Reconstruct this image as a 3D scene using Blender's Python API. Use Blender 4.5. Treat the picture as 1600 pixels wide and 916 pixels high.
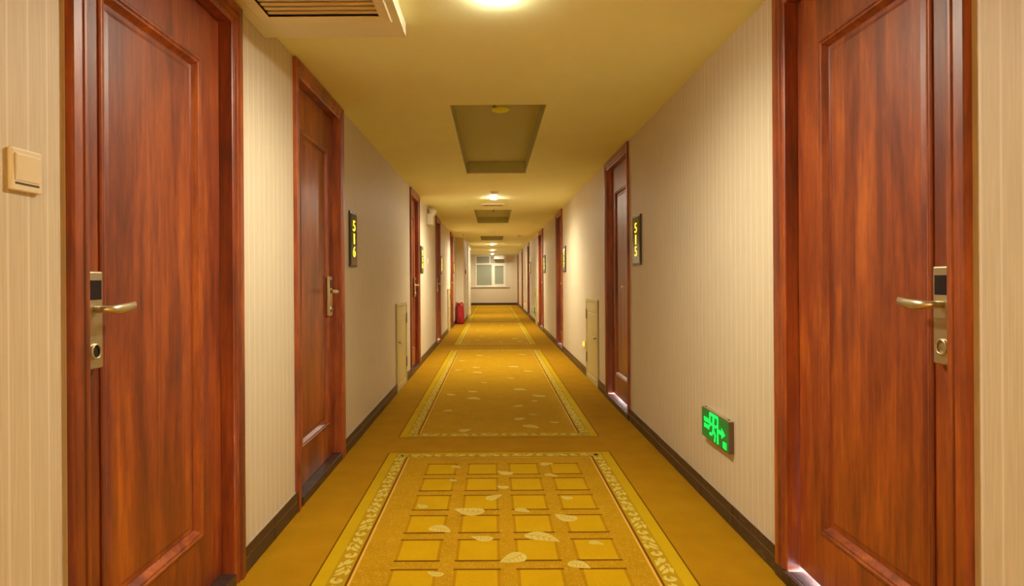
import bpy, bmesh, math, random
from mathutils import Vector, Matrix
from math import sin, cos, pi, radians

random.seed(7)
SC = bpy.context.scene
COL = SC.collection
for o in list(bpy.data.objects):
    bpy.data.objects.remove(o)

# ------------------------------------------------------------------ camera
EYE = 1.12
cam_d = bpy.data.cameras.new('camera')
cam = bpy.data.objects.new('camera', cam_d)
COL.objects.link(cam)
cam_d.sensor_fit = 'HORIZONTAL'
cam_d.sensor_width = 36.0
cam_d.lens = 22.05
cam_d.shift_x = 30 / 1600
cam_d.shift_y = -21 / 1600
cam_d.clip_start = 0.02
cam.matrix_world = Matrix.Translation((0, 0, EYE)) @ Matrix.Rotation(pi / 2, 4, 'X') @ Matrix.Rotation(radians(-0.35), 4, 'Z')
SC.camera = cam

# ------------------------------------------------------------------ world, exposure
W = bpy.data.worlds.new('daylight')
SC.world = W
W.use_nodes = True
bg = W.node_tree.nodes['Background']
bg.inputs[0].default_value = (0.55, 0.66, 0.85, 1)
bg.inputs[1].default_value = 0.5
SC.view_settings.view_transform = 'Standard'
SC.view_settings.look = 'None'
SC.view_settings.gamma = 1
SC.view_settings.use_curve_mapping = False
SC.view_settings.exposure = 1.98

# lamps of the corridor: (x, y, watts, colour)
LAMP = (1.0, 0.955, 0.74)
LAMPS = [(0.025, -2.9, 150, (1.0, 0.84, 0.50)), (0.025, 2.40, 27, LAMP), (0.018, 8.36, 50, LAMP),
         (0.01, 14.1, 62, LAMP), (-0.01, 19.3, 32, LAMP), (-0.01, 23.1, 30, LAMP), (-0.01, 26.5, 22, LAMP)]
SPOT_SIZE, SPOT_BLEND = radians(172), 0.8

# ------------------------------------------------------------------ dimensions
XL, XR, HC = 0.962, 1.080, 2.212
Y0, Y1 = -4.0, 27.5
TH = 0.14


# ------------------------------------------------------------------ materials
def mat(name, color=(.5, .5, .5), rough=.5, metal=0.0, **kw):
    m = bpy.data.materials.new(name)
    m.use_nodes = True
    b = m.node_tree.nodes['Principled BSDF']
    b.inputs['Base Color'].default_value = (*color, 1)
    b.inputs['Roughness'].default_value = rough
    b.inputs['Metallic'].default_value = metal
    for k, v in kw.items():
        b.inputs[k].default_value = v
    return m


def nd(m, t, **kw):
    n = m.node_tree.nodes.new(t)
    for k, v in kw.items():
        setattr(n, k, v)
    return n


def lk(m, a, b):
    m.node_tree.links.new(a, b)


def bsdf(m):
    return m.node_tree.nodes['Principled BSDF']


def coords(m, scale=(1, 1, 1), kind='Object'):
    tc = nd(m, 'ShaderNodeTexCoord')
    mp = nd(m, 'ShaderNodeMapping')
    mp.inputs['Scale'].default_value = scale
    lk(m, tc.outputs[kind], mp.inputs['Vector'])
    return mp.outputs['Vector']


def noise(m, vec, scale=5, detail=4, rough=.6, dist=0):
    n = nd(m, 'ShaderNodeTexNoise')
    n.inputs['Scale'].default_value = scale
    n.inputs['Detail'].default_value = detail
    n.inputs['Roughness'].default_value = rough
    n.inputs['Distortion'].default_value = dist
    lk(m, vec, n.inputs['Vector'])
    return n.outputs['Fac']


def ramp(m, fac, stops):
    r = nd(m, 'ShaderNodeValToRGB')
    el = r.color_ramp.elements
    while len(el) < len(stops):
        el.new(.5)
    for e, (p, c) in zip(el, stops):
        e.position = p
        e.color = (*c, 1)
    lk(m, fac, r.inputs['Fac'])
    return r.outputs['Color']


def bump(m, h, strength=.2, dist=.002):
    b = nd(m, 'ShaderNodeBump')
    b.inputs['Strength'].default_value = strength
    b.inputs['Distance'].default_value = dist
    lk(m, h, b.inputs['Height'])
    lk(m, b.outputs['Normal'], bsdf(m).inputs['Normal'])


def math_(m, op, a, b=None, c=None):
    n = nd(m, 'ShaderNodeMath', operation=op)
    for i, v in enumerate((a, b, c)):
        if v is None:
            continue
        if isinstance(v, (int, float)):
            n.inputs[i].default_value = v
        else:
            lk(m, v, n.inputs[i])
    return n.outputs[0]


def mixc(m, fac, a, b):
    n = nd(m, 'ShaderNodeMix', data_type='RGBA')
    for i, v in ((0, fac), (6, a), (7, b)):
        if isinstance(v, (int, float)):
            n.inputs[i].default_value = v
        elif isinstance(v, tuple):
            n.inputs[i].default_value = (*v, 1)
        else:
            lk(m, v, n.inputs[i])
    return n.outputs[2]


M = {}


def make_wallpaper():
    m = mat('wallpaper', (.6, .5, .38), .55)
    g = nd(m, 'ShaderNodeNewGeometry')
    s = nd(m, 'ShaderNodeSeparateXYZ')
    lk(m, g.outputs['Position'], s.inputs[0])
    u = math_(m, 'ADD', s.outputs['X'], s.outputs['Y'])
    f = math_(m, 'FRACT', math_(m, 'MULTIPLY', u, 1 / .056))
    line = math_(m, 'LESS_THAN', f, .10)
    fine = math_(m, 'FRACT', math_(m, 'MULTIPLY', u, 1 / .0093))
    fine = math_(m, 'LESS_THAN', fine, .22)
    vec = nd(m, 'ShaderNodeCombineXYZ')
    lk(m, math_(m, 'MULTIPLY', u, 160), vec.inputs[0])
    lk(m, math_(m, 'MULTIPLY', s.outputs['Z'], 5), vec.inputs[1])
    n = noise(m, vec.outputs[0], 1, 3, .6)
    base = ramp(m, n, [(.3, (.62, .52, .35)), (.7, (.72, .61, .43))])
    c = mixc(m, math_(m, 'MULTIPLY', fine, .10), base, (.50, .40, .27))
    c = mixc(m, math_(m, 'MULTIPLY', line, .45), c, (.90, .84, .72))
    lk(m, c, bsdf(m).inputs['Base Color'])
    h = math_(m, 'ADD', math_(m, 'MULTIPLY', line, .7), math_(m, 'MULTIPLY', n, .6))
    bump(m, h, .25, .001)
    M['wallpaper'] = m


def make_ceiling():
    m = mat('ceiling_paint', (.78, .68, .52), .7)
    v = coords(m, (1, 1, 1))
    n = noise(m, v, 3, 4)
    lk(m, ramp(m, n, [(.3, (.92, .90, .44)), (.7, (.95, .94, .50))]), bsdf(m).inputs['Base Color'])
    bump(m, noise(m, v, 120, 2), .08, .001)
    M['ceiling'] = m
    M['tray_shade'] = mat('tray_shaded_ceiling', (.56, .55, .26), .7)  # ceiling colour darkened, shade inside the trays is put into the paint
    M['cream_paint'] = mat('cream_paint', (.84, .78, .54), .45)
    M['vent_slat'] = mat('vent_slat_paint', (.78, .62, .32), .45)


def make_wood():
    m = mat('mahogany', (.2, .05, .01), .42)
    oi = nd(m, 'ShaderNodeObjectInfo')
    tc = nd(m, 'ShaderNodeTexCoord')
    ad = nd(m, 'ShaderNodeVectorMath', operation='ADD')
    lk(m, tc.outputs['Object'], ad.inputs[0])
    cm = nd(m, 'ShaderNodeCombineXYZ')
    lk(m, math_(m, 'MULTIPLY', oi.outputs['Random'], 40), cm.inputs[2])
    lk(m, cm.outputs[0], ad.inputs[1])
    mp = nd(m, 'ShaderNodeMapping')
    mp.inputs['Scale'].default_value = (14, 14, .9)
    lk(m, ad.outputs[0], mp.inputs['Vector'])
    n1 = noise(m, mp.outputs[0], 1.0, 5, .55, .6)
    mp2 = nd(m, 'ShaderNodeMapping')
    mp2.inputs['Scale'].default_value = (110, 110, 3)
    lk(m, ad.outputs[0], mp2.inputs['Vector'])
    n2 = noise(m, mp2.outputs[0], 1.0, 3, .6)
    f = math_(m, 'ADD', math_(m, 'MULTIPLY', n1, .72), math_(m, 'MULTIPLY', n2, .28))
    mp3 = nd(m, 'ShaderNodeMapping')
    mp3.inputs['Scale'].default_value = (6, 6, 1.6)
    lk(m, ad.outputs[0], mp3.inputs['Vector'])
    n3 = noise(m, mp3.outputs[0], 1.0, 3, .55, .8)
    mp4 = nd(m, 'ShaderNodeMapping')
    mp4.inputs['Scale'].default_value = (60, 60, 9)
    lk(m, ad.outputs[0], mp4.inputs['Vector'])
    n4 = noise(m, mp4.outputs[0], 1.0, 4, .7, .4)
    f = math_(m, 'ADD', math_(m, 'MULTIPLY', n1, .36), math_(m, 'MULTIPLY', n2, .14))
    f = math_(m, 'ADD', f, math_(m, 'MULTIPLY', n3, .30))
    f = math_(m, 'ADD', f, math_(m, 'MULTIPLY', n4, .20))
    c = ramp(m, f, [(.36, (.085, .014, .006)), (.46, (.20, .031, .006)), (.54, (.34, .067, .009)), (.63, (.54, .135, .011))])
    lk(m, c, bsdf(m).inputs['Base Color'])
    bsdf(m).inputs['Coat Weight'].default_value = .55
    bsdf(m).inputs['Coat Roughness'].default_value = .40
    bump(m, n2, .06, .001)
    M['wood'] = m


def make_stone():
    m = mat('dark_marble', (.05, .03, .02), .34)
    v = coords(m, (1, 1, 1), 'Object')
    g = nd(m, 'ShaderNodeNewGeometry')
    n = noise(m, g.outputs['Position'], 18, 6, .65, 1.5)
    lk(m, ramp(m, n, [(.35, (.022, .012, .011)), (.55, (.052, .029, .023)), (.75, (.14, .088, .065))]), bsdf(m).inputs['Base Color'])
    M['stone'] = m
    m = mat('tile_grout', (.46, .33, .22), .8)
    M['grout'] = m


def carpet(name, c1, c2, swirl=None, scale=320):
    m = mat(name, c1, .95)
    g = nd(m, 'ShaderNodeNewGeometry')
    n = noise(m, g.outputs['Position'], scale, 2, .7)
    big = noise(m, g.outputs['Position'], 6, 3, .5)
    f = math_(m, 'ADD', math_(m, 'MULTIPLY', n, .75), math_(m, 'MULTIPLY', big, .25))
    c = ramp(m, f, [(.35, c1), (.65, c2)])
    if swirl:
        w = nd(m, 'ShaderNodeTexNoise')
        w.inputs['Scale'].default_value = 38
        w.inputs['Detail'].default_value = 1.5
        w.inputs['Distortion'].default_value = 2.2
        lk(m, g.outputs['Position'], w.inputs['Vector'])
        a = math_(m, 'ABSOLUTE', math_(m, 'SUBTRACT', w.outputs['Fac'], .5))
        ln = math_(m, 'LESS_THAN', a, .022)
        c = mixc(m, math_(m, 'MULTIPLY', ln, .55), c, swirl)
    lk(m, c, bsdf(m).inputs['Base Color'])
    bsdf(m).inputs['Sheen Weight'].default_value = 0
    bsdf(m).inputs['Specular IOR Level'].default_value = .02
    bump(m, n, .5, .002)
    M[name] = m


make_wallpaper()
make_ceiling()
make_wood()
make_stone()
carpet('carpet_plain', (0.324, 0.150, 0.0044), (0.469, 0.240, 0.0088))
carpet('carpet_field', (0.36, 0.180, 0.0035), (0.50, 0.270, 0.0065), (0.66, 0.400, 0.0450))
carpet('carpet_square', (.47, .255, .0033), (.58, .345, .0066))
carpet('carpet_strip', (0.47, 0.285, 0.0045), (0.58, 0.37, 0.0085))
carpet('carpet_band', (0.373, 0.215, 0.0066), (0.483, 0.286, 0.0110))
carpet('carpet_scroll', (0.56, 0.42, 0.07), (0.66, 0.51, 0.11))
carpet('carpet_leaf', (0.55, 0.40, 0.075), (0.68, 0.53, 0.13))
carpet('carpet_vein', (0.42, 0.27, 0.02), (0.50, 0.33, 0.035))
carpet('carpet_dark', (0.138, 0.052, 0.0033), (0.207, 0.085, 0.0055))
carpet('carpet_tan', (0.635, 0.338, 0.0540), (0.745, 0.429, 0.0810))
carpet('carpet_band2', (.34, .165, .003), (.46, .235, .006))
M['nickel'] = mat('satin_nickel', (.66, .58, .38), .40, 1.0)
M['black_glass'] = mat('black_plastic', (.016, .012, .016), .25)
M['dark_hole'] = mat('keyhole_black', (.01, .008, .008), .5)
M['plate'] = mat('smoked_acrylic', (.030, .026, .014), .12)
M['plate_frame'] = mat('plate_bronze_edge', (.022, .018, .010), .35)
M['access'] = mat('cream_enamel', (.60, .50, .22), .4)
M['hinge'] = mat('aged_brass_hinge', (.13, .10, .035), .4, .6)
M['switch'] = mat('ivory_plastic', (.86, .74, .52), .35)
M['white'] = mat('white_plastic', (.80, .76, .66), .4)
M['gap_dark'] = mat('dark_gap', (.10, .07, .02), .8)
M['sign_body'] = mat('sign_bronze_body', (.16, .10, .06), .35, .5)
M['sign_top'] = mat('sign_brushed_rim', (.52, .42, .28), .35, .6)
M['bag'] = mat('red_plastic_sheet', (.36, .012, .018), .35)
M['red'] = mat('red_plastic', (.45, .02, .015), .4)
M['black'] = mat('black_metal', (.02, .018, .012), .4)
M['upvc'] = mat('white_window_frame', (.80, .76, .62), .4)
M['glass'] = mat('frosted_glass', (.30, .31, .22), .35)
M['pale_glass'] = mat('pale_frosted_glass', (.46, .42, .32), .45)
M['lime'] = mat('lime_plastic', (.90, .92, .03), .4)


def emis(name, c, s, base=(0, 0, 0)):
    m = mat(name, base, .4)
    bsdf(m).inputs['Emission Color'].default_value = (*c, 1)
    bsdf(m).inputs['Emission Strength'].default_value = s
    M[name] = m


emis('lamp_lens', (1.0, .93, .80), 105)
emis('lamp_lens_dim', (1.0, .88, .70), .5)
emis('digit_lit', (.95, .64, .02), .60)
emis('digit_lit_green', (.85, .83, .02), .60)
emis('sign_green', (.0, .85, .05), .85)
emis('sign_panel', (.002, .05, .006), .6, (.01, .05, .01))
emis('amber', (1.0, .42, .02), .65)


# ------------------------------------------------------------------ mesh helpers
def box(bm, x0, x1, y0, y1, z0, z1, mi=0):
    v = [bm.verts.new((x, y, z)) for x in (x0, x1) for y in (y0, y1) for z in (z0, z1)]
    for q in ((0, 1, 3, 2), (4, 6, 7, 5), (0, 4, 5, 1), (2, 3, 7, 6), (0, 2, 6, 4), (1, 5, 7, 3)):
        f = bm.faces.new([v[i] for i in q])
        f.material_index = mi


def base_of(o):
    p = Vector((0, 0, 0))
    while o:
        p += o.location
        o = o.parent
    return p


def obj(name, bm, m, parent=None, at=None, bevel=0, smooth=False, kind=None):
    """bm is written in world coordinates; the object's origin goes to its parent's base (or to `at`)."""
    bmesh.ops.recalc_face_normals(bm, faces=bm.faces[:])
    org = Vector(at) if at else (base_of(parent) if parent else Vector((0, 0, 0)))
    bm.transform(Matrix.Translation(-org))
    me = bpy.data.meshes.new(name)
    bm.to_mesh(me)
    bm.free()
    o = bpy.data.objects.new(name, me)
    COL.objects.link(o)
    for x in (m if isinstance(m, (list, tuple)) else [m]):
        me.materials.append(M[x])
    if smooth:
        for p in me.polygons:
            p.use_smooth = True
    if parent:
        o.parent = parent
        o.location = org - base_of(parent)
    else:
        o.location = org
    if bevel:
        b = o.modifiers.new('bevel', 'BEVEL')
        b.width = bevel
        b.segments = 2
        b.limit_method = 'ANGLE'
    if kind:
        o['kind'] = kind
    return o


def boxobj(name, dims, m, parent=None, **kw):
    bm = bmesh.new()
    box(bm, *dims)
    return obj(name, bm, m, parent, **kw)


def tag(o, label, cat, group=None, kind=None):
    o['label'] = label
    o['category'] = cat
    if group:
        o['group'] = group
    if kind:
        o['kind'] = kind
    return o


def empty(name, loc, label, cat, group=None, kind=None):
    o = bpy.data.objects.new(name, None)
    COL.objects.link(o)
    o.location = loc
    o.empty_display_size = .05
    return tag(o, label, cat, group, kind)


def rings(bm, loops, cap0=False, cap1=False, closed=True, mi=0):
    rv = [[bm.verts.new(p) for p in lp] for lp in loops]
    n = len(rv[0])
    for a, b in zip(rv, rv[1:]):
        for i in range(n if closed else n - 1):
            j = (i + 1) % n
            f = bm.faces.new((a[i], a[j], b[j], b[i]))
            f.material_index = mi
    if cap0:
        bm.faces.new(rv[0]).material_index = mi
    if cap1:
        bm.faces.new(rv[-1][::-1]).material_index = mi
    return rv


def lathe(bm, prof, origin, axis='Z', n=24, flip=1, cap0=False, cap1=False):
    """prof: (radius, height along axis)."""
    ox, oy, oz = origin
    loops = []
    for r, h in prof:
        lp = []
        for i in range(n):
            a = 2 * pi * i / n
            c, s = r * cos(a), r * sin(a)
            lp.append((ox + c, oy + s, oz + h * flip) if axis == 'Z' else (ox + h * flip, oy + c, oz + s))
        loops.append(lp)
    rings(bm, loops, cap0, cap1)


def text_bm(s, place, w, h, depth=.001, bold=.0):
    """flat letters scaled to w x h; place(u, v, d) gives the world point."""
    cu = bpy.data.curves.new('letters', 'FONT')
    cu.body = s
    cu.extrude = .05
    cu.offset = bold
    cu.resolution_u = 4
    o = bpy.data.objects.new('letters', cu)
    COL.objects.link(o)
    dg = bpy.context.evaluated_depsgraph_get()
    me = bpy.data.meshes.new_from_object(o.evaluated_get(dg))
    bpy.data.objects.remove(o)
    bm = bmesh.new()
    bm.from_mesh(me)
    bpy.data.meshes.remove(me)
    xs = [v.co.x for v in bm.verts]
    ys = [v.co.y for v in bm.verts]
    x0, x1, y0, y1 = min(xs), max(xs), min(ys), max(ys)
    for v in bm.verts:
        v.co = Vector(place((v.co.x - x0) / (x1 - x0) * w, (v.co.y - y0) / (y1 - y0) * h, depth if v.co.z > 0 else 0))
    return bm


# ------------------------------------------------------------------ layout of doors and cabinets
# side, near y, far y, latch end, light gap under the leaf, casing top
DOORS = [
    (-1, 1.414, 2.380, 'near', 0, 2.150, 'reddish panelled wooden door under the ceiling vent box, next to the ivory light switch'),
    (1, 1.410, 2.372, 'near', .016, 2.200, 'reddish panelled wooden door beside the low green exit sign, light on its sill'),
    (-1, 3.032, 4.000, 'far', 0, 2.205, 'reddish panelled wooden door just before number plate 516'),
    (1, 4.945, 5.950, 'near', .016, 2.205, 'deep-set reddish wooden door just beyond number plate 515'),
    (-1, 7.290, 8.160, 'far', 0, 2.205, 'reddish wooden door beyond the low cream hatch, before number plate 518'),
    (1, 9.660, 10.580, 'near', .014, 2.205, 'reddish wooden door just beyond number plate 517'),
    (-1, 10.580, 11.380, 'far', .016, 2.205, 'dark reddish wooden door past the emergency light, before number plate 520'),
    (1, 13.36, 14.60, 'near', .014, 2.205, 'dark reddish wooden door just beyond number plate 519'),
    (-1, 14.180, 15.000, 'far', 0, 2.205, 'narrow-looking reddish door beside the red sack'),
    (1, 18.40, 19.30, 'near', .014, 2.205, 'distant dark reddish door beyond number plate 521'),
    (1, 22.35, 23.20, 'near', 0, 2.205, 'distant reddish door, second along the wall before the end window'),
    (1, 26.10, 27.05, 'near', 0, 2.205, 'farthest reddish door in the corner by the end window'),
]
CABS = [(-1, 6.20, 6.91, .885, 'far'), (1, 6.41, 7.20, .905, 'far'), (-1, 13.28, 13.98, .93, 'far'), (1, 15.10, 15.76, .92, 'far')]
NICHE = (16.2, 20.5, 0.75)   # pilaster on the -x side: near y, far y, |x| of its face


def sx(s, p):
    """x of a point standing p metres proud of the wall on side s."""
    return s * ((XL if s < 0 else XR) - p)


# ------------------------------------------------------------------ walls
def wall(s, name):
    bm = bmesh.new()
    a, b = sorted((sx(s, 0), sx(s, -TH)))
    y = Y0 - .1
    for d in sorted([d for d in DOORS if d[0] == s], key=lambda d: d[1]):
        box(bm, a, b, y, d[1] + .072, -.05, 2.50)
        box(bm, a, b, d[1] + .072, d[2] - .072, d[5] - .072, 2.50)
        y = d[2] - .072
    box(bm, a, b, y, Y1 + .1, -.05, 2.50)
    return obj(name, bm, 'wallpaper')


wl = tag(wall(-1, 'wall_left'), 'beige pinstriped wallpaper wall carrying number plate 516', 'wall', kind='structure')
wr = tag(wall(1, 'wall_right'), 'beige pinstriped wallpaper wall carrying the exit sign and number plate 515', 'wall', kind='structure')
WX0, WX1, WZ0, WZ1 = -.757, .572, .82, 2.17
bm = bmesh.new()
box(bm, -XL - .1, WX0, Y1, Y1 + TH, -.05, 2.5)
box(bm, WX1, XR + .1, Y1, Y1 + TH, -.05, 2.5)
box(bm, WX0, WX1, Y1, Y1 + TH, -.05, WZ0)
box(bm, WX0, WX1, Y1, Y1 + TH, WZ1, 2.5)
tag(obj('wall_end', bm, 'wallpaper'), 'papered wall around the window at the corridor end', 'wall', kind='structure')
tag(boxobj('wall_back', (-XL - .1, XR + .1, Y0 - TH, Y0, -.05, 2.5), 'wallpaper'),
    'papered wall behind the camera closing the corridor', 'wall', kind='structure')
tag(boxobj('wall_niche', (-XL + .001, -NICHE[2], NICHE[0], NICHE[1], 0, HC), 'wallpaper', at=(-.86, NICHE[0], 0)),
    'papered wall projection standing behind the red sack', 'wall', kind='structure')

# ------------------------------------------------------------------ ceiling with three sunk trays
TRAYS = [(-.262, .343, 3.92, 6.43), (-.285, .305, 9.82, 12.10), (-.31, .28, 15.75, 17.40)]
TD = .112
bm = bmesh.new()
y = Y0
for (a, b, c, d) in TRAYS:
    box(bm, -XL - .05, XR + .05, y, c, HC, 2.5)
    box(bm, -XL - .05, a, c, d, HC, 2.5)
    box(bm, b, XR + .05, c, d, HC, 2.5)
    y = d
box(bm, -XL - .05, XR + .05, y, Y1, HC, 2.5)
ceil = tag(obj('ceiling', bm, 'ceiling'), 'painted plaster ceiling with three sunken rectangular trays', 'ceiling', kind='structure')
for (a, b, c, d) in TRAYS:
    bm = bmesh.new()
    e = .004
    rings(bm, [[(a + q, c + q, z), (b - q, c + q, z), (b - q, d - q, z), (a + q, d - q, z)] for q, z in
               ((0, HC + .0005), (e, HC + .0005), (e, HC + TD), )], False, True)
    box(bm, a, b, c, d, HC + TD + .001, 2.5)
    obj('tray_lining', bm, 'tray_shade', ceil)
for (a, b, c, d) in TRAYS[:2]:
    boxobj('tray_lip', (a - .0, b + .0, d + .004, d + .004 + .055 * (d - c), HC - .004, HC + .002), 'ceiling', ceil)

# ------------------------------------------------------------------ floor and woven carpet pattern
bm = bmesh.new()
box(bm, -XL - .05, XR + .05, Y0 - .1, Y1 + .1, -.06, 0)
floor = tag(obj('floor', bm, 'carpet_plain'), 'mustard wall-to-wall carpet along the corridor', 'floor', kind='structure')

CX, HWID = .035, .715
PANELS = [(-1.45, 4.065), (4.46, 9.98), (10.80, 16.40), (16.90, 22.40), (22.95, 27.2)]


def rect(bm, x0, x1, y0, y1, z, mi=0):
    f = bm.faces.new([bm.verts.new(p) for p in ((x0, y0, z), (x1, y0, z), (x1, y1, z), (x0, y1, z))])
    f.material_index = mi


def frame_rect(bm, x0, x1, y0, y1, tx, ty, z, mi=0):
    rect(bm, x0, x0 + tx, y0, y1, z, mi)
    rect(bm, x1 - tx, x1, y0, y1, z, mi)
    rect(bm, x0 + tx, x1 - tx, y0, y0 + ty, z, mi)
    rect(bm, x0 + tx, x1 - tx, y1 - ty, y1, z, mi)


def ribbon(bm, pts, wid, place, z):
    n = len(pts)
    L, R = [], []
    for i, (u, v) in enumerate(pts):
        u0, v0 = pts[max(i - 1, 0)]
        u1, v1 = pts[min(i + 1, n - 1)]
        tx, ty = u1 - u0, v1 - v0
        q = math.hypot(tx, ty) or 1
        nx, ny = -ty / q, tx / q
        w = wid(i / (n - 1)) / 2
        L.append(bm.verts.new((*place(u + nx * w, v + ny * w), z)))
        R.append(bm.verts.new((*place(u - nx * w, v - ny * w), z)))
    for i in range(n - 1):
        bm.faces.new((L[i], L[i + 1], R[i + 1], R[i]))


def arc(cx, cy, r0, r1, a0, a1, n=12):
    return [(cx + (r0 + (r1 - r0) * t / n) * cos(radians(a0 + (a1 - a0) * t / n)),
             cy + (r0 + (r1 - r0) * t / n) * sin(radians(a0 + (a1 - a0) * t / n))) for t in range(n + 1)]


def scroll_unit(bm, t0, flip, place, z, W=.060):
    def pl(u, v):
        return place(t0 + u, (W - v) if flip else v)
    fat = lambda t: .004 + .015 * sin(pi * min(1, t * 1.02)) ** .7
    leafw = lambda t: .001 + .018 * sin(pi * t) ** .7
    thin = lambda t: .004 + .004 * sin(pi * t)
    ribbon(bm, arc(.040, .031, .024, .010, -30, -330, 16), fat, pl, z)
    ribbon(bm, arc(.046, .031, .009, .003, 0, 260, 8), thin, pl, z)
    ribbon(bm, [(.074, .006), (.088, .022), (.104, .034), (.122, .040)], leafw, pl, z)
    ribbon(bm, [(.078, .052), (.098, .050), (.116, .054), (.132, .050)], leafw, pl, z)
    ribbon(bm, [(.096, .006), (.114, .014), (.130, .026), (.150, .032)], leafw, pl, z)
    ribbon(bm, arc(.148, .046, .011, .004, 180, -120, 10), thin, pl, z)
    ribbon(bm, [(.140, .004), (.156, .012), (.172, .016), (.192, .008)], leafw, pl, z)
    ribbon(bm, [(.166, .030), (.180, .040), (.196, .046), (.208, .056)], leafw, pl, z)
    ribbon(bm, [(.168, .026), (.186, .026), (.204, .034), (.216, .040)], leafw, pl, z)


def leaf_mesh(seed, veined=True):
    rnd = random.Random(seed)
    bm = bmesh.new()
    n = 14
    top, bot = [], []
    fat = rnd.uniform(.30, .40)
    for i in range(n + 1):
        t = i / n
        w = fat * (sin(pi * t ** .72) ** .85) * (1 - .25 * t)
        bend = .08 * sin(pi * t)
        top.append((t - .5, w + bend))
        bot.append((t - .5, -w * .9 + bend))
    vs = [bm.verts.new((x, y, 0)) for x, y in bot] + [bm.verts.new((x, y, 0)) for x, y in top[::-1][1:-1]]
    bm.faces.new(vs)
    if veined:
        def vein(pts, w):
            before = len(bm.faces)
            ribbon(bm, pts, lambda t: w * (1 - .6 * t), lambda u, v: (u, v), .00025)
            bm.faces.ensure_lookup_table()
            for f in bm.faces[before:]:
                f.material_index = 1
        vein([(x - .5, .08 * sin(pi * x)) for x in (0, .25, .5, .75, .97)], .035)
        for t in (.18, .34, .50, .66):
            for sg in (1, -1):
                b = .08 * sin(pi * t)
                vein([(t - .5, b), (t - .5 + .07, b + sg * fat * .38), (t - .5 + .17, b + sg * fat * .68)], .028)
    me = bpy.data.meshes.new('woven_leaf')
    bm.to_mesh(me)
    bm.free()
    me.materials.append(M['carpet_leaf'])
    me.materials.append(M['carpet_vein'])
    return me


LEAF = [leaf_mesh(i) for i in range(4)]
A_LEAF = [(-0.12, 3.04, .121), (0.005, 3.219, .085), (0.047, 3.382, .055), (0.136, 3.031, .065), (0.337, 2.949, .093),
          (0.206, 2.709, .13), (0.068, 2.52, .1), (-0.053, 2.718, .08), (-0.243, 2.806, .089), (-0.225, 2.389, .055),
          (0.33, 2.447, .075), (0.431, 2.651, .052), (-0.354, 3.104, .054), (-0.224, 3.742, .053), (-0.228, 3.502, .043),
          (0.064, 3.633, .082), (0.321, 3.792, .066), (0.325, 3.573, .066), (0.372, 3.213, .052)]
B_LEAF = [(-0.205, 4.656, .086), (0.282, 4.757, .12), (0.218, 5.028, .087), (0.472, 4.91, .068), (-0.401, 5.361, .074),
          (0.209, 5.544, .089), (-0.183, 5.891, .115), (0.436, 6.031, .118), (-0.415, 6.12, .084), (-0.21, 6.286, .094),
          (0.27, 6.359, .117), (0.196, 7.094, .081), (-0.19, 7.548, .104), (-0.426, 7.75, .089), (-0.219, 7.994, .092),
          (0.423, 7.653, .105), (0.26, 8.026, .129), (-0.426, 8.67, .08), (-0.199, 9.233, .095), (0.421, 9.343, .107),
          (-0.101, 6.808, .063), (0.326, 5.186, .06), (0.37, 5.768, .06)]

SQ = bpy.data.meshes.new('woven_square')
bm = bmesh.new()
rect(bm, -.0775, .0775, -.095, .095, 0, 0)
rect(bm, -.092, .092, .095, .107, 0, 1)
rect(bm, -.092, .092, -.107, -.095, 0, 1)
rect(bm, -.090, -.0775, -.095, .095, 0, 2)
rect(bm, .0775, .090, -.095, .095, 0, 2)
bm.to_mesh(SQ)
bm.free()
SQ.materials.append(M['carpet_square'])
SQ.materials.append(M['carpet_dark'])
SQ.materials.append(M['carpet_band2'])

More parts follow.
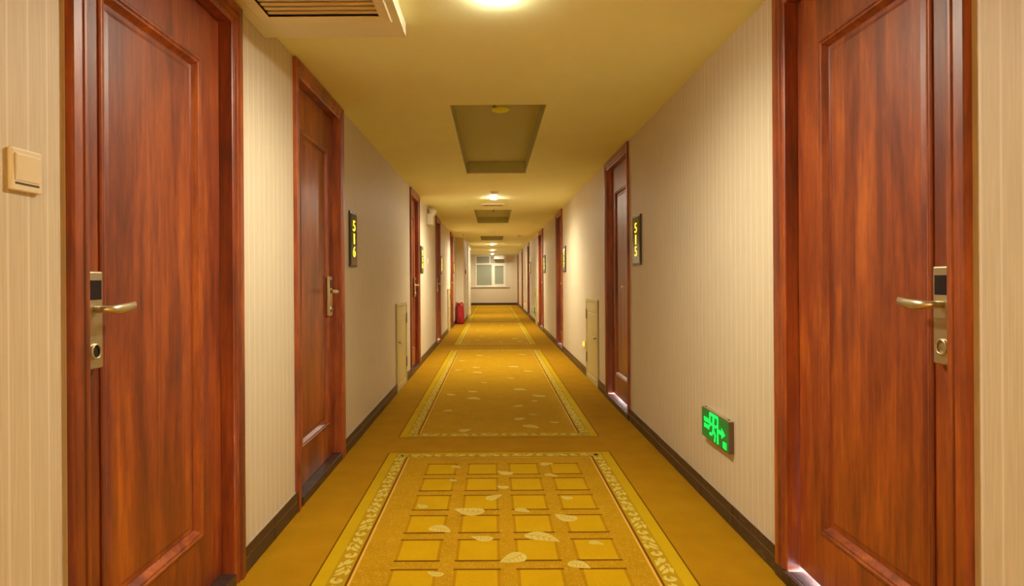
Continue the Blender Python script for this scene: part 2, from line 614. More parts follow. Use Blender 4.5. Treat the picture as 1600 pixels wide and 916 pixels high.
for k, (pa, pb) in enumerate(PANELS):
    x0, x1 = CX - HWID, CX + HWID
    bm = bmesh.new()
    rect(bm, x0, x1, pa, pb, .0006, 0)
    pan = obj('carpet_panel', bm, 'carpet_field', floor)
    bm = bmesh.new()
    frame_rect(bm, x0, x1, pa, pb, .058, .034, .0010, 0)
    frame_rect(bm, x0 + .058, x1 - .058, pa + .034, pb - .034, .070, .070, .0010, 1)
    frame_rect(bm, x0, x1, pa, pb, .007, .006, .0013, 2)
    frame_rect(bm, x0 + .128, x1 - .128, pa + .104, pb - .104, .010, .007, .0010, 2)
    frame_rect(bm, x0 + .138, x1 - .138, pa + .111, pb - .111, .009, .008, .0010, 3)
    obj('border', bm, ['carpet_strip', 'carpet_band', 'carpet_dark', 'carpet_tan'], pan)
    bm = bmesh.new()
    ys = max(pa, 1.4)
    i = 0
    t = ys + .04
    while t < pb - .25 and t < 17:
        scroll_unit(bm, t, i % 2, lambda u, v: (x0 + .063 + v, u), .0014)
        scroll_unit(bm, t, (i + 1) % 2, lambda u, v: (x1 - .063 - v, u), .0014)
        t += .215
        i += 1
    for yy, sg in ((pa + .039, 1), (pb - .039, -1)):
        t, i = x0 + .075, 0
        while t < x1 - .24 and yy > 1.4 and yy < 17:
            scroll_unit(bm, t, i % 2, lambda u, v: (u, yy + sg * v), .0014)
            t += .215
            i += 1
    if len(bm.verts):
        obj('scrollwork', bm, 'carpet_scroll', pan, kind='stuff')
    else:
        bm.free()
    if k == 0:
        for r in range(10):
            for c in range(4):
                o = bpy.data.objects.new('woven_square', SQ)
                COL.objects.link(o)
                o.parent = pan
                o.location = (-.310 + c * .243, 3.705 - r * .277, .0014)
    rnd = random.Random(50 + k)
    pts = A_LEAF + [(rnd.uniform(-.45, .5), rnd.uniform(1.45, 2.3), rnd.uniform(.06, .12)) for _ in range(10)] if k == 0 else \
        B_LEAF if k == 1 else [(rnd.uniform(-.45, .5), rnd.uniform(pa + .25, pb - .25), rnd.uniform(.07, .12)) for _ in range(18 if k == 2 else 10)]
    for i, (lx, ly, lw) in enumerate(pts):
        o = bpy.data.objects.new('woven_leaf', LEAF[i % 4])
        COL.objects.link(o)
        o.parent = pan
        o.location = (lx, ly, .0019 + .00005 * (i % 5))
        L = lw * 1.30
        o.scale = (L, L, 1)
        o.rotation_euler = (0, 0, radians(rnd.choice((-40, 35, 140, 215, -30, 150)) + rnd.uniform(-14, 14)))


# ------------------------------------------------------------------ skirting of dark stone tiles
def cut(spans, a, b):
    out = []
    for p, q in spans:
        if b <= p or a >= q:
            out.append((p, q))
            continue
        if a > p:
            out.append((p, a))
        if b < q:
            out.append((b, q))
    return out


def skirting(s, name, label):
    spans = [(Y0, Y1)]
    for d in DOORS:
        if d[0] == s:
            spans = cut(spans, d[1] - .001, d[2] + .001)
    for c in CABS:
        if c[0] == s:
            spans = cut(spans, c[1] - .012, c[2] + .012)
    if s < 0:
        spans = cut(spans, NICHE[0] - .014, NICHE[1] + .01)
    bm = bmesh.new()
    for a, b in spans:
        x0, x1 = sorted((sx(s, 0), sx(s, .011)))
        box(bm, x0, x1, a + .002, b - .002, .001, .098)
    root = tag(obj(name, bm, 'grout', at=(sx(s, 0), 1, 0)), label, 'skirting', kind='structure')
    far = bmesh.new()
    for a, b in spans:
        L = .40
        y = a + .002
        n = max(1, round((b - a) / L))
        st = (b - a - .004) / n
        for i in range(n):
            for z0, z1, p in ((.002, .054, .015), (.0605, .102, .015)):
                x0, x1 = sorted((sx(s, .011), sx(s, p)))
                dims = (x0, x1, y + i * st + .0012, y + (i + 1) * st - .0012, z0, z1)
                if 1.0 < y + i * st < 6.2:
                    boxobj('tile', dims, 'stone', root, bevel=.0015)
                else:
                    box(far, *dims)
    obj('tile_run', far, 'stone', root, kind='stuff')
    return root


skirting(-1, 'baseboard_left', 'dark brown two-row stone tile skirting under number plate 516')
skirting(1, 'baseboard_right', 'dark brown two-row stone tile skirting below the exit sign')
bm = bmesh.new()
box(bm, -XL + .016, XR - .016, Y1 - .013, Y1, .002, .100)
tag(obj('baseboard_end', bm, 'stone'), 'dark polished skirting below the end window', 'skirting', kind='structure')
bm = bmesh.new()
box(bm, -XL + .001, -NICHE[2] + .012, NICHE[0] - .012, NICHE[0], .002, .10)
box(bm, -NICHE[2], -NICHE[2] + .012, NICHE[0], 18.5, .002, .10)
tag(obj('baseboard_niche', bm, 'stone'), 'dark skirting around the wall projection by the red sack', 'skirting', kind='structure')


# ------------------------------------------------------------------ doors
CAS = [(0, 0), (0, .018), (.002, .020), (.030, .020), (.033, .013), (.043, .012), (.046, .016), (.053, .016), (.056, .010),
       (.070, .009), (.074, .006), (.0745, -.038), (.0595, -.038), (.0595, -.100), (.072, -.100)]
# the casing wraps the wall's edge: door stop at .0595 lies behind the leaf
CAS = [(0, 0), (0, .018), (.002, .020), (.030, .020), (.033, .013), (.043, .012), (.046, .016), (.053, .016), (.056, .010),
       (.070, .009), (.074, .006), (.0745, -.0995), (.0722, -.0995), (.0722, 0)]


def make_door(i, d):
    s, ya, yb, latch, gap, ztop, label = d
    far = ya > 12
    root = empty('door_%d' % (i + 1), (sx(s, 0), (ya + yb) / 2, 0), label, 'door', kind='structure')
    zsill = .045
    z0c = 0 if s < 0 else zsill
    fr = None
    # casing sides and head, mitred
    bm = bmesh.new()
    rings(bm, [[(sx(s, p), ya + w, z0c) for w, p in CAS], [(sx(s, p), ya + w, ztop - w) for w, p in CAS]], True, True)
    obj('casing', bm, 'wood', root)
    bm = bmesh.new()
    rings(bm, [[(sx(s, p), yb - w, z0c) for w, p in CAS], [(sx(s, p), yb - w, ztop - w) for w, p in CAS]], True, True)
    obj('casing', bm, 'wood', root)
    bm = bmesh.new()
    rings(bm, [[(sx(s, p), ya + w, ztop - w) for w, p in CAS], [(sx(s, p), yb - w, ztop - w) for w, p in CAS]], True, True)
    obj('casing_head', bm, 'wood', root)
    # stone sill
    ins = .0755 if s < 0 else .001
    x0, x1 = sorted((sx(s, .016), sx(s, -TH)))
    bm = bmesh.new()
    if s < 0:
        box(bm, x0, x1, ya + .0755, yb - .0755, .001, zsill)
    else:
        x0, x1 = sorted((sx(s, .021), sx(s, 0)))
        box(bm, x0, x1, ya + .001, yb - .001, .001, zsill - .0005)
        x0, x1 = sorted((sx(s, 0), sx(s, -TH)))
        box(bm, x0, x1, ya + .0735, yb - .0735, .001, zsill - .0005)
    obj('stone_sill', bm, 'stone', root, bevel=.003)
    # leaf: slab with a framed panel let into it
    la, lb = ya + .0775, yb - .0775
    lz0, lz1 = zsill + (gap or .003), ztop - .0775
    pa, pb = (la + .103, lb - .150) if latch == 'near' else (la + .150, lb - .103)
    pz0, pz1 = .245, (1.885 if i == 0 else 1.915 if i != 1 else 1.93)
    P = -.040

    def R(y0, y1, z0, z1, p):
        return [(sx(s, p), y0, z0), (sx(s, p), y1, z0), (sx(s, p), y1, z1), (sx(s, p), y0, z1)]

    def RI(q, p):
        return R(pa + q, pb - q, pz0 + q, pz1 - q, p)
    bm = bmesh.new()
    rings(bm, [R(la, lb, lz0, lz1, P - .042), R(la, lb, lz0, lz1, P), RI(.004, P), RI(.004, P - .014)], True, True)
    leaf = obj('door_leaf', bm, 'wood', root)
    bm = bmesh.new()
    rings(bm, [RI(0, P), RI(.0, P + .004), RI(.004, P + .007), RI(.009, P + .007), RI(.013, P + .003), RI(.016, P + .005),
               RI(.021, P + .004), RI(.030, P - .009), RI(.034, P - .0135)])
    obj('panel_moulding', bm, 'wood', leaf)
    bm = bmesh.new()
    rings(bm, [RI(.036, P - .0135), RI(.048, P - .0125), RI(.060, P - .009)], False, True)
    obj('door_panel', bm, 'wood', leaf)
    # lock plate, card reader, lever, thumb turn
    sg = 1 if latch == 'near' else -1
    e = la if latch == 'near' else lb
    ca, cb = sorted((e + sg * .018, e + sg * .083)) if latch == 'near' else (e - .145, e - .080)
    if gap == 0 and i == 0:
        ca, cb = e + .026, e + .090
    cm = (ca + cb) / 2
    x0, x1 = sorted((sx(s, P), sx(s, P + .019)))
    pl = boxobj('lock_plate', (x0, x1, ca, cb, .905, 1.146), 'nickel', root, bevel=.004)
    x0, x1 = sorted((sx(s, P + .0185), sx(s, P + .0205)))
    if not far:
        boxobj('card_reader', (x0, x1, cm - .024, cm + .024, 1.076, 1.124), 'black_glass', pl)
        bm = bmesh.new()
        lathe(bm, [(.020, 0), (.020, .004), (.016, .006), (.0155, .002)], (sx(s, P + .019), cm, .948), 'X', 20, -s)
        obj('lock_ring', bm, 'nickel', pl, smooth=True)
        bm = bmesh.new()
        lathe(bm, [(.0155, .0005), (.001, .0015)], (sx(s, P + .019), cm, .948), 'X', 20, -s, False, True)
        obj('keyhole', bm, 'dark_hole' if s < 0 else 'nickel', pl)
    zl = 1.052
    n = 8
    bm = bmesh.new()
    path = [(P + .019, 0, 0, .009, .009), (P + .045, 0, 0, .009, .009), (P + .056, .004, 0, .010, .009), (P + .062, .016, 0, .009, .011),
            (P + .062, .040, -.001, .006, .013), (P + .060, .074, .001, .005, .0125), (P + .057, .108, .006, .004, .010)]
    loops = []
    for j, (p, t, dz, a, b) in enumerate(path):
        lp = []
        for q in range(n):
            an = 2 * pi * q / n
            if j < 2:
                lp.append((sx(s, p), cm + sg * (t + a * cos(an)), zl + dz + b * sin(an)))
            elif j == 2:
                lp.append((sx(s, p + a * .7 * cos(an) * -1), cm + sg * (t + a * .7 * cos(an)), zl + dz + b * sin(an)))
            else:
                lp.append((sx(s, p - a * cos(an)), cm + sg * t, zl + dz + b * sin(an)))
        loops.append(lp)
    rings(bm, loops, True, True)
    obj('lever', bm, 'nickel', pl, smooth=True)
    if gap:
        # daylight of the guest room behind, seeping under the leaf
        ld = bpy.data.lights.new('room_daylight', 'AREA')
        ld.shape = 'RECTANGLE'
        ld.size, ld.size_y = (yb - ya) * .8, .30
        ld.energy = 110
        ld.color = (.72, .84, 1.0)
        lo = bpy.data.objects.new('room_daylight', ld)
        COL.objects.link(lo)
        lo.location = (sx(s, -.50), (ya + yb) / 2, .24)
        lo.rotation_euler = (Vector((sx(s, -.06), (ya + yb) / 2, .05)) - lo.location).to_track_quat('-Z', 'Y').to_euler()
    return root


for i, d in enumerate(DOORS):
    make_door(i, d)


# ------------------------------------------------------------------ low access doors
def cabinet(c, label):
    s, ya, yb, zt, hinge = c
    root = empty('access_door', (sx(s, 0), (ya + yb) / 2, 0), label, 'hatch', 'cream service hatches')
    bm = bmesh.new()
    x0, x1 = sorted((sx(s, .0005), sx(s, .016)))
    t = .035
    box(bm, x0, x1, ya, ya + t, .002, zt)
    box(bm, x0, x1, yb - t, yb, .002, zt)
    box(bm, x0, x1, ya + t, yb - t, zt - t, zt)
    obj('frame', bm, 'access', root, bevel=.003)
    bm = bmesh.new()

    def R(q, p, up=0):
        return [(sx(s, p), ya + t + .003 + q, .004 + q), (sx(s, p), yb - t - .003 - q, .004 + q),
                (sx(s, p), yb - t - .003 - q, zt - t - .003 - q - up), (sx(s, p), ya + t + .003 + q, zt - t - .003 - q - up)]
    rings(bm, [R(0, .0005), R(0, .012), R(.055, .012, .05), R(.060, .008, .05), R(.066, .008, .05), R(.072, .011, .05)], True, True)
    obj('hatch_panel', bm, 'access', root)
    sg = 1 if hinge == 'far' else -1
    e = yb - t if hinge == 'far' else ya + t
    for z in (zt * .80, zt * .26):
        x0, x1 = sorted((sx(s, .0125), sx(s, .019)))
        boxobj('hinge', (x0, x1, e - .022, e + .018, z - .055, z + .055), 'hinge', root, bevel=.002)
    bm = bmesh.new()
    ky = ya + t + .045 if hinge == 'far' else yb - t - .045
    lathe(bm, [(.006, 0), (.006, .012), (.014, .016), (.016, .024), (.011, .031), (.002, .033)], (sx(s, .012), ky, zt * .56), 'X', 16, -s, True, True)
    obj('knob', bm, 'nickel', root, smooth=True)


cabinet(CABS[0], 'low cream service hatch in the wall between plates 516 and 518')
cabinet(CABS[1], 'low cream service hatch beside the glowing amber night light')
cabinet(CABS[2], 'small far cream service hatch just before the door by the red sack')
cabinet(CABS[3], 'small far cream service hatch beside the far green exit sign')


# ------------------------------------------------------------------ number plates
def number_plate(s, ya, yb, z0, z1, num, m, where):
    root = empty('number_plate', (sx(s, 0), (ya + yb) / 2, z0),
                 'dark plate with lit yellow digits %s, %s' % (num, where), 'number plate', 'room number plates')
    bm = bmesh.new()
    x0, x1 = sorted((sx(s, .0005), sx(s, .012)))
    box(bm, x0, x1, ya, yb, z0, z1)
    obj('back_plate', bm, 'plate_frame', root, bevel=.002)
    x0, x1 = sorted((sx(s, .012), sx(s, .0145)))
    boxobj('acrylic_face', (x0, x1, ya + .014, yb - .014, z0 + .014, z1 - .014), 'plate', root, bevel=.001)
    mid = (ya + yb) / 2
    hz = (z1 - z0)
    wd, hd = (.070 if ya < 5 else .12), hz * .195
    for j, ch in enumerate(num):
        zc = z1 - hz * (.255 + .235 * j)
        w = wd * (.42 if ch == '1' else 1)

        def place(u, v, d, w=w, zc=zc):
            y = mid + (u - w / 2) * (1 if s < 0 else -1)
            return (sx(s, .0146 + d), y, zc - hd / 2 + v)
        obj('digit', text_bm(ch, place, w, hd, .0015, .006 if ya < 5 else .03), m, root)


number_plate(-1, 4.19, 4.40, 1.214, 1.588, '516', 'digit_lit_green', 'on the vent box side, after the second door')
number_plate(1, 4.54, 4.79, 1.222, 1.592, '515', 'digit_lit', 'on the exit sign side, largest there')
number_plate(-1, 8.33, 8.60, 1.212, 1.575, '518', 'digit_lit_green', 'below and before the emergency light')
number_plate(1, 9.22, 9.55, 1.230, 1.610, '517', 'digit_lit_green', 'above and beyond the amber night light')
number_plate(-1, 11.52, 11.84, 1.23, 1.56, '520', 'digit_lit', 'just past the emergency light')
number_plate(1, 12.80, 13.25, 1.25, 1.62, '519', 'digit_lit_green', 'before the far green sign')
number_plate(1, 17.75, 18.30, 1.28, 1.62, '521', 'digit_lit', 'just after the far green sign')
number_plate(-1, 15.20, 15.50, 1.28, 1.56, '522', 'digit_lit', 'above the red sack')


# ------------------------------------------------------------------ exit signs
def exit_sign(ya, yb, z0, z1, label, detailed):
    s = 1
    root = empty('exit_sign', (sx(s, 0), (ya + yb) / 2, z0), label, 'exit sign', 'green exit signs')
    x0, x1 = sorted((sx(s, .0005), sx(s, .024)))
    boxobj('sign_box', (x0, x1, ya, yb, z0, z1 - .004), 'sign_body', root, bevel=.002)
    boxobj('rim', (x0, x1, ya, yb, z1 - .0035, z1), 'sign_top', root)
    x0, x1 = sorted((sx(s, .024), sx(s, .0255)))
    L, H = yb - ya, z1 - z0
    face = boxobj('sign_face', (x0, x1, ya + .004, yb - .004, z0 + .004, z1 - .006), 'sign_panel', root)

    def pl(u, v, d=0):
        return (sx(s, .0257 + d), yb - u * L, z0 + v * H)
    bm = bmesh.new()

    def poly(pts):
        a = [bm.verts.new(pl(u, v, .0012)) for u, v in pts]
        bm.faces.new(a)

    def stroke(pts, w):
        for (u0, v0), (u1, v1) in zip(pts, pts[1:]):
            a, b = (u1 - u0) * L, (v1 - v0) * H
            q = math.hypot(a, b)
            nx, ny = -b / q * w / L, a / q * w / H
            ex, ey = a / q * w * .6 / L, b / q * w * .6 / H
            poly([(u0 + nx - ex, v0 + ny - ey), (u1 + nx + ex, v1 + ny + ey), (u1 - nx + ex, v1 - ny + ey), (u0 - nx - ex, v0 - ny - ey)])
    # door outline
    stroke([(.34, .52), (.34, .90), (.63, .90), (.63, .10)], .0075)
    # runner: head, trunk, arms, legs
    poly([(.475 + .036 * cos(a), .76 + .088 * sin(a)) for a in [2 * pi * k / 14 for k in range(14)]])
    stroke([(.465, .64), (.475, .42)], .011)
    stroke([(.46, .64), (.39, .56), (.36, .62)], .0045)
    stroke([(.48, .62), (.55, .56), (.59, .62)], .0045)
    stroke([(.47, .42), (.54, .30), (.52, .10)], .0065)
    stroke([(.47, .42), (.42, .26), (.34, .24)], .0065)
    obj('running_figure', bm, 'sign_green', face)
    bm = bmesh.new()
    for q in ([(.67, .44), (.77, .44), (.77, .56), (.67, .56)], [(.76, .33), (.89, .50), (.76, .67), (.79, .50)]):
        bm.faces.new([bm.verts.new(pl(u, v, .0012)) for u, v in q])
    obj('arrow', bm, 'sign_green', face)
    if detailed:
        def pt(u0, v0):
            return lambda u, v, d: pl(u0 + u / L, v0 + v / H, d)
        obj('lettering', text_bm('安全出口', pt(.11, .55), .22 * L, .16 * H, .0012, .01), 'sign_green', face)
        obj('lettering', text_bm('EXIT', pt(.12, .35), .21 * L, .13 * H, .0012, .01), 'sign_green', face)
        bm = bmesh.new()
        for (u0, v0, u1, v1) in ((.82, .08, .85, .28), (.86, .08, .94, .12), (.86, .16, .94, .20), (.86, .24, .94, .28)):
            bm.faces.new([bm.verts.new(pl(u, v, .0012)) for u, v in ((u0, v0), (u1, v0), (u1, v1), (u0, v1))])
        obj('standard_mark', bm, 'sign_green', face)
        for yy in (ya + .03, yb - .03):
            bm = bmesh.new()
            lathe(bm, [(.005, 0), (.005, .003), (.002, .004)], (sx(s, .012), yy, z1), 'Z', 12, 1, False, True)
            obj('screw_cap', bm, 'sign_body', root)
    return root


exit_sign(2.817, 3.180, .328, .475, 'lit green exit sign low on the wall near the door, arrow beside the runner', True)
exit_sign(16.15, 16.50, .26, .40, 'small far green exit sign low on the wall beyond the hatch', False)


# ------------------------------------------------------------------ night lights
def night_light(y, z, k, label):
    s = 1
    root = empty('night_light', (sx(s, 0), y, z), label, 'night light', 'amber night lights')
    x0, x1 = sorted((sx(s, .0005), sx(s, .008)))
    boxobj('cover_plate', (x0, x1, y - .043 * k, y + .043 * k, z - .043 * k, z + .043 * k), 'switch', root, bevel=.003)
    bm = bmesh.new()
    lathe(bm, [(.030 * k, 0), (.029 * k, .010), (.020 * k, .018), (.004, .021)], (sx(s, .008), y, z), 'X', 18, -s, False, True)
    obj('lens', bm, 'amber', root, smooth=True)


night_light(7.38, .355, 1.0, 'glowing amber night light low on the wall beside the cream hatch')
night_light(21.0, .30, 1.1, 'tiny far amber night light beyond number plate 521')


# ------------------------------------------------------------------ switches
def switch(s, y, z, label, w=.086):
    root = empty('light_switch', (sx(s, 0), y, z), label, 'light switch', 'ivory light switches')
    bm = bmesh.new()
    x0, x1 = sorted((sx(s, .0005), sx(s, .010)))
    box(bm, x0, x1, y - w / 2, y + w / 2, z - w / 2, z + w / 2)
    obj('cover_plate', bm, 'switch', root, bevel=.003)
    bm = bmesh.new()
    a, b = y - w / 2 + .010, y + w / 2 - .010
    prof = [(z + w / 2 - .010, .010), (z + w / 2 - .014, .0145), (z - w / 2 + .022, .0115), (z - w / 2 + .018, .0095)]
    rings(bm, [[(sx(s, p), a, zz) for zz, p in prof], [(sx(s, p), b, zz) for zz, p in prof]], True, True, closed=False)
    obj('rocker', bm, 'switch', root)
    boxobj('groove', (*sorted((sx(s, .0095), sx(s, .0104))), a, b, z - w / 2 + .0125, z - w / 2 + .017), 'gap_dark', root)


switch(-1, 1.285, 1.348, 'ivory rocker light switch beside the door under the vent')
switch(-1, 9.25, 1.390, 'tiny ivory switch below the emergency light')

# ------------------------------------------------------------------ ceiling vent box
VX0, VX1, VY0, VY1, VZ = -XL + .0015, -.363, 1.50, 2.665, 2.153
SX0, SX1, SY0, SY1 = -.869, -.438, 1.62, 2.451
root = empty('ceiling_vent', ((VX0 + VX1) / 2, (VY0 + VY1) / 2, VZ), 'cream ceiling vent box with a slatted grille above the door', 'vent')
bm = bmesh.new()
zt = HC - .001
box(bm, VX0, SX0, VY0, VY1, VZ, zt)
box(bm, SX1, VX1, VY0, VY1, VZ, zt)
box(bm, SX0, SX1, VY0, SY0, VZ, zt)
box(bm, SX0, SX1, SY1, VY1, VZ, zt)
box(bm, SX0, SX1, SY0, SY1, zt - .004, zt)
obj('housing', bm, 'cream_paint', root)
bm = bmesh.new()


def vr(q, z):
    return [(SX0 - q, SY0 - q, z), (SX1 + q, SY0 - q, z), (SX1 + q, SY1 + q, z), (SX0 - q, SY1 + q, z)]


rings(bm, [vr(.045, VZ - .0002), vr(.045, VZ - .005), vr(.040, VZ - .008), vr(.008, VZ - .005), vr(.0, VZ - .003), vr(0, VZ + .02)])
obj('grille_frame', bm, 'cream_paint', root)
n = 22
for i in range(n):
    yc = SY0 + .012 + (SY1 - SY0 - .024) * i / (n - 1)
    bm = bmesh.new()
    c, sn, tk = .011, .0, .0015
    pr = [(yc - c, VZ + .008), (yc - c, VZ + .008 + 2 * tk), (yc + c, VZ + .008 + 2 * tk), (yc + c, VZ + .008)]
    rings(bm, [[(SX0 + .001, a, b) for a, b in pr], [(SX1 - .001, a, b) for a, b in pr]], True, True)
    obj('slat', bm, 'vent_slat', root)


# ------------------------------------------------------------------ downlights
def downlight(i, x, y, watts, col, label, recess=False):
    root = empty('downlight', (x, y, HC), label, 'downlight', 'round ceiling downlights')
    bm = bmesh.new()
    lathe(bm, [(.050, 0), (.062, -.001), (.062, -.004), (.050, -.008), (.046, -.006), (.045, -.001)], (x, y, HC), 'Z', 28)
    obj('trim_ring', bm, 'cream_paint', root, smooth=True)
    bm = bmesh.new()
    d = .001 if recess else .024
    lathe(bm, [(.045, -.001), (.042, -.001 - d * .6), (.028, -.001 - d * .9), (.004, -.001 - d)], (x, y, HC), 'Z', 24, 1, False, True)
    obj('lens', bm, 'lamp_lens_dim' if recess else 'lamp_lens', root, smooth=True)
    ld = bpy.data.lights.new('downlight_beam', 'SPOT')
    ld.energy = watts
    ld.color = col
    ld.spot_size = SPOT_SIZE
    ld.spot_blend = SPOT_BLEND
    ld.shadow_soft_size = .025
    lo = bpy.data.objects.new('downlight_beam', ld)
    COL.objects.link(lo)
    lo.parent = root
    lo.location = (0, 0, -.034)


DL = ['glaring downlight behind the camera', 'glaring round downlight beside the ceiling vent box',
      'bright round downlight between the two large ceiling trays', 'dim recessed downlight just before the third ceiling tray',
      'small bright downlight, first after the third ceiling tray', 'small bright downlight, second after the third ceiling tray',
      'small bright downlight closest to the end window']
for i, (x, y, w, c) in enumerate(LAMPS):
    downlight(i, x, y, w, c, DL[i], i == 3)


# ------------------------------------------------------------------ small ceiling fittings
def detector(x, y, z, r, h, m, label, name='smoke_detector', cat='smoke detector', group=None):
    root = empty(name, (x, y, z), label, cat, group)
    bm = bmesh.new()
    lathe(bm, [(r, 0), (r, -h * .35), (r * .93, -h * .5)], (x, y, z), 'Z', 24, 1, False, True)
    obj('base', bm, m, root)
    bm = bmesh.new()
    lathe(bm, [(r * .75, -h * .5), (r * .70, -h * .85), (r * .45, -h), (r * .05, -h * 1.02)], (x, y, z), 'Z', 24, 1, False, True)
    obj('dome', bm, m, root, smooth=True)


def sprinkler(x, y, z, label):
    root = empty('sprinkler_head', (x, y, z), label, 'sprinkler', 'pendent sprinkler heads')
    bm = bmesh.new()
    lathe(bm, [(.020, 0), (.018, -.005), (.008, -.006), (.008, -.018), (.003, -.020), (.003, -.034)], (x, y, z), 'Z', 14, 1, False, True)
    obj('body', bm, 'black', root)
    bm = bmesh.new()
    lathe(bm, [(.002, -.034), (.017, -.035), (.017, -.037), (.002, -.037)], (x, y, z), 'Z', 14, 1)
    obj('deflector', bm, 'black', root)


detector(.062, 4.44, HC + TD, .063, .016, 'lime', 'round lime-yellow cover on the first ceiling tray', 'tray_cover', 'cover')
sprinkler(.018, 4.24, HC + TD, 'small dark sprinkler head in the first ceiling tray beside the lime cover')
sprinkler(.02, 10.9, HC + TD, 'small dark sprinkler head in the second ceiling tray')
detector(.032, 7.80, HC, .055, .028, 'cream_paint', 'cream smoke detector just before the bright downlight', group='cream smoke detectors')
detector(-.68, 15.05, HC, .06, .05, 'white', 'white domed detector high near the red sack', group='cream smoke detectors')
detector(.665, 15.55, HC, .05, .04, 'white', 'white domed detector opposite the one by the red sack', group='cream smoke detectors')
# slot grille
root = empty('ceiling_grille', (.01, 9.15, HC), 'narrow dark slot grille in the ceiling after the bright downlight', 'grille')
bm = bmesh.new()
gx0, gx1, gy0, gy1 = -.155, .175, 9.02, 9.30
for q in ((gx0, gx1, gy0, gy0 + .04), (gx0, gx1, gy1 - .04, gy1), (gx0, gx0 + .03, gy0 + .04, gy1 - .04), (gx1 - .03, gx1, gy0 + .04, gy1 - .04)):
    box(bm, *q, HC - .010, HC - .0005)
obj('frame', bm, 'cream_paint', root)
boxobj('dark_opening', (gx0 + .03, gx1 - .03, gy0 + .04, gy1 - .04, HC - .004, HC - .0005), 'black', root)
for k in range(4):
    yy = gy0 + .07 + k * .045
    boxobj('slat', (gx0 + .03, gx1 - .03, yy, yy + .006, HC - .010, HC - .0045), 'vent_slat', root)

# ------------------------------------------------------------------ emergency twin light
ey, ez = 9.34, 2.04
root = empty('emergency_light', (-XL, ey, ez), 'white twin-headed emergency light high on the wall near plate 518', 'emergency light')
boxobj('battery_box', (-XL + .001, -XL + .075, ey - .13, ey + .13, ez - .10, ez + .06), 'white', root, bevel=.008)
for k in (-1, 1):
    bm = bmesh.new()
    cy = ey + k * .075
    lathe(bm, [(.012, .06), (.012, .09)], (-XL + .037, cy, ez), 'Z', 10, 1, True, True)
    obj('bracket', bm, 'white', root)
    bm = bmesh.new()
    loops = []
    for r, h in ((.018, -.02), (.040, .0), (.058, .035), (.060, .055), (.050, .06), (.006, .052)):
        lp = []
        for a in range(18):
            t = 2 * pi * a / 18
            v = Vector((h, r * cos(t), r * sin(t)))
            v.rotate(Matrix.Rotation(radians(35), 3, 'Y'))
            v.rotate(Matrix.Rotation(radians(-30 * k), 3, 'Z'))
            lp.append(tuple(v + Vector((-XL + .045, cy, ez + .105))))
        loops.append(lp)
    rings(bm, loops, True, True)
    obj('lamp_head', bm, 'white', root, smooth=True)

# ------------------------------------------------------------------ red sack
rnd = random.Random(3)
root = empty('red_sack', (-.825, 15.94, 0), 'tall crumpled red plastic sack standing against the wall projection', 'sack')
bm = bmesh.new()
loops = []
N = 28
prof = [(0, .78), (.015, .96), (.06, 1.02), (.14, .97), (.22, 1.0), (.30, .93), (.38, .97), (.46, .94), (.52, .97), (.535, .86), (.50, .78), (.47, .55)]
ph = [rnd.uniform(0, 6.28) for _ in range(6)]
for z, r in prof:
    lp = []
    for i in range(N):
        a = 2 * pi * i / N
        q = r * (1 + .05 * sin(5 * a + ph[0] + z * 9) + .045 * sin(9 * a + ph[1] - z * 14) + .035 * sin(3 * a + ph[2] + z * 21))
        c, s_ = cos(a), sin(a)
        ex = math.copysign(abs(c) ** .6, c)
        eyy = math.copysign(abs(s_) ** .6, s_)
        lp.append((-.838 + ex * q * .098 + .012 * sin(z * 7), 15.94 + eyy * q * .16, z + .001 + .016 * sin(4 * a + ph[3]) * (z / .5)))
    loops.append(lp)
for lp in loops[:1]:
    for i, p in enumerate(lp):
        lp[i] = (p[0], p[1], .001)
rings(bm, loops, True, True)
obj('sack_body', bm, 'bag', root, smooth=True)
bm = bmesh.new()
ribbon(bm, [(-.80 - .03 * k, 15.76 - .004 * (k % 2)) for k in range(5)], lambda t: .004, lambda u, v: (u, v), .537)
for v in list(bm.verts):
    pass
r_ = bmesh.ops.extrude_face_region(bm, geom=bm.faces[:])
bmesh.ops.translate(bm, verts=[v for v in r_['geom'] if isinstance(v, bmesh.types.BMVert)], vec=(0, 0, -.03))
obj('rolled_rim', bm, 'bag', root)

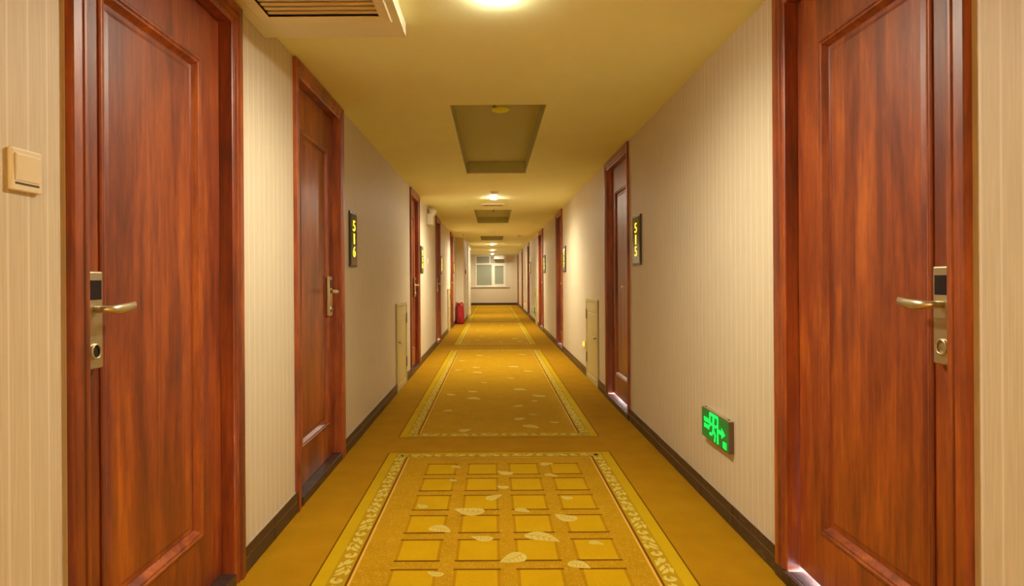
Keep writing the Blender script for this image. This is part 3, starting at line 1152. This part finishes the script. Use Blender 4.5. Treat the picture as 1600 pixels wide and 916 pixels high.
# ------------------------------------------------------------------ call point, white door frame on the projection
root = empty('fire_call_point', (-NICHE[2], 17.0, 1.33), 'small red fire call point on the side of the wall projection', 'call point')
boxobj('housing', (-NICHE[2] + .0005, -NICHE[2] + .03, 16.95, 17.05, 1.28, 1.38), 'red', root, bevel=.004)
boxobj('break_glass', (-NICHE[2] + .03, -NICHE[2] + .032, 16.97, 17.03, 1.30, 1.36), 'white', root)
bm = bmesh.new()
for a, b, c, d in ((18.55, 18.68, .002, 2.16), (20.30, 20.42, .002, 2.16), (18.68, 20.30, 2.05, 2.16)):
    box(bm, -NICHE[2] + .0005, -NICHE[2] + .03, a, b, c, d)
box(bm, -NICHE[2] + .0005, -NICHE[2] + .008, 18.68, 20.30, .002, 2.05)
tag(obj('trim_1', bm, 'upvc'), 'pale door surround on the wall projection beyond the call point', 'door surround', kind='structure')
tag(boxobj('trim_2', (-.97 + .01, -.925, 25.2, 25.32, .10, HC - .002), 'upvc'), 'slim white vertical pipe casing near the end window', 'trim', kind='structure')

# ------------------------------------------------------------------ end window
root = empty('window_1', ((WX0 + WX1) / 2, Y1, WZ0), 'white-framed frosted window with four panes at the corridor end', 'window', kind='structure')
yf0, yf1 = Y1 - .02, Y1 + .06
bm = bmesh.new()
t = .05
for a, b, c, d in ((WX0, WX0 + t, WZ0, WZ1), (WX1 - t, WX1, WZ0, WZ1), (WX0 + t, WX1 - t, WZ0, WZ0 + t), (WX0 + t, WX1 - t, WZ1 - .03, WZ1),
                   (WX0 + t, WX1 - t, 1.775, 1.835), (-.05, .05, WZ0 + t, 1.775), (-.145, -.095, 1.835, WZ1 - .03)):
    box(bm, a, b, yf0, yf1, c, d)
obj('window_frame', bm, 'upvc', root)
bm = bmesh.new()
for a, b, c, d in ((.05, .09, WZ0 + t, 1.775), (WX1 - t - .05, WX1 - t, WZ0 + t, 1.775), (.09, WX1 - t - .05, WZ0 + t, WZ0 + t + .05), (.09, WX1 - t - .05, 1.715, 1.775)):
    box(bm, a, b, yf0 - .012, yf0 + .03, c, d)
obj('sash', bm, 'upvc', root)
for a, b, c, d, m in ((WX0 + t, -.05, WZ0 + t, 1.775, 'glass'), (.09, WX1 - t - .05, WZ0 + t + .05, 1.715, 'glass'),
                      (WX0 + t, -.145, 1.835, WZ1 - .03, 'glass'), (-.095, WX1 - t, 1.835, WZ1 - .03, 'pale_glass')):
    boxobj('pane', (a, b, Y1 + .015, Y1 + .021, c, d), m, root)
boxobj('window_sill', (WX0 - .16, WX1 + .14, Y1 - .055, Y1 - .0005, WZ0 - .032, WZ0 - .002), 'upvc', root, bevel=.004)
sb = empty('sign_box', (.27, 27.2, 2.0), 'plain white box hanging from the ceiling before the end window', 'box')
boxobj('body', (.06, .50, 27.05, 27.22, 2.005, 2.15), 'white', sb, bevel=.006)
for xx in (.14, .42):
    boxobj('hanger', (xx - .008, xx + .008, 27.12, 27.15, 2.15, HC - .0005), 'white', sb)
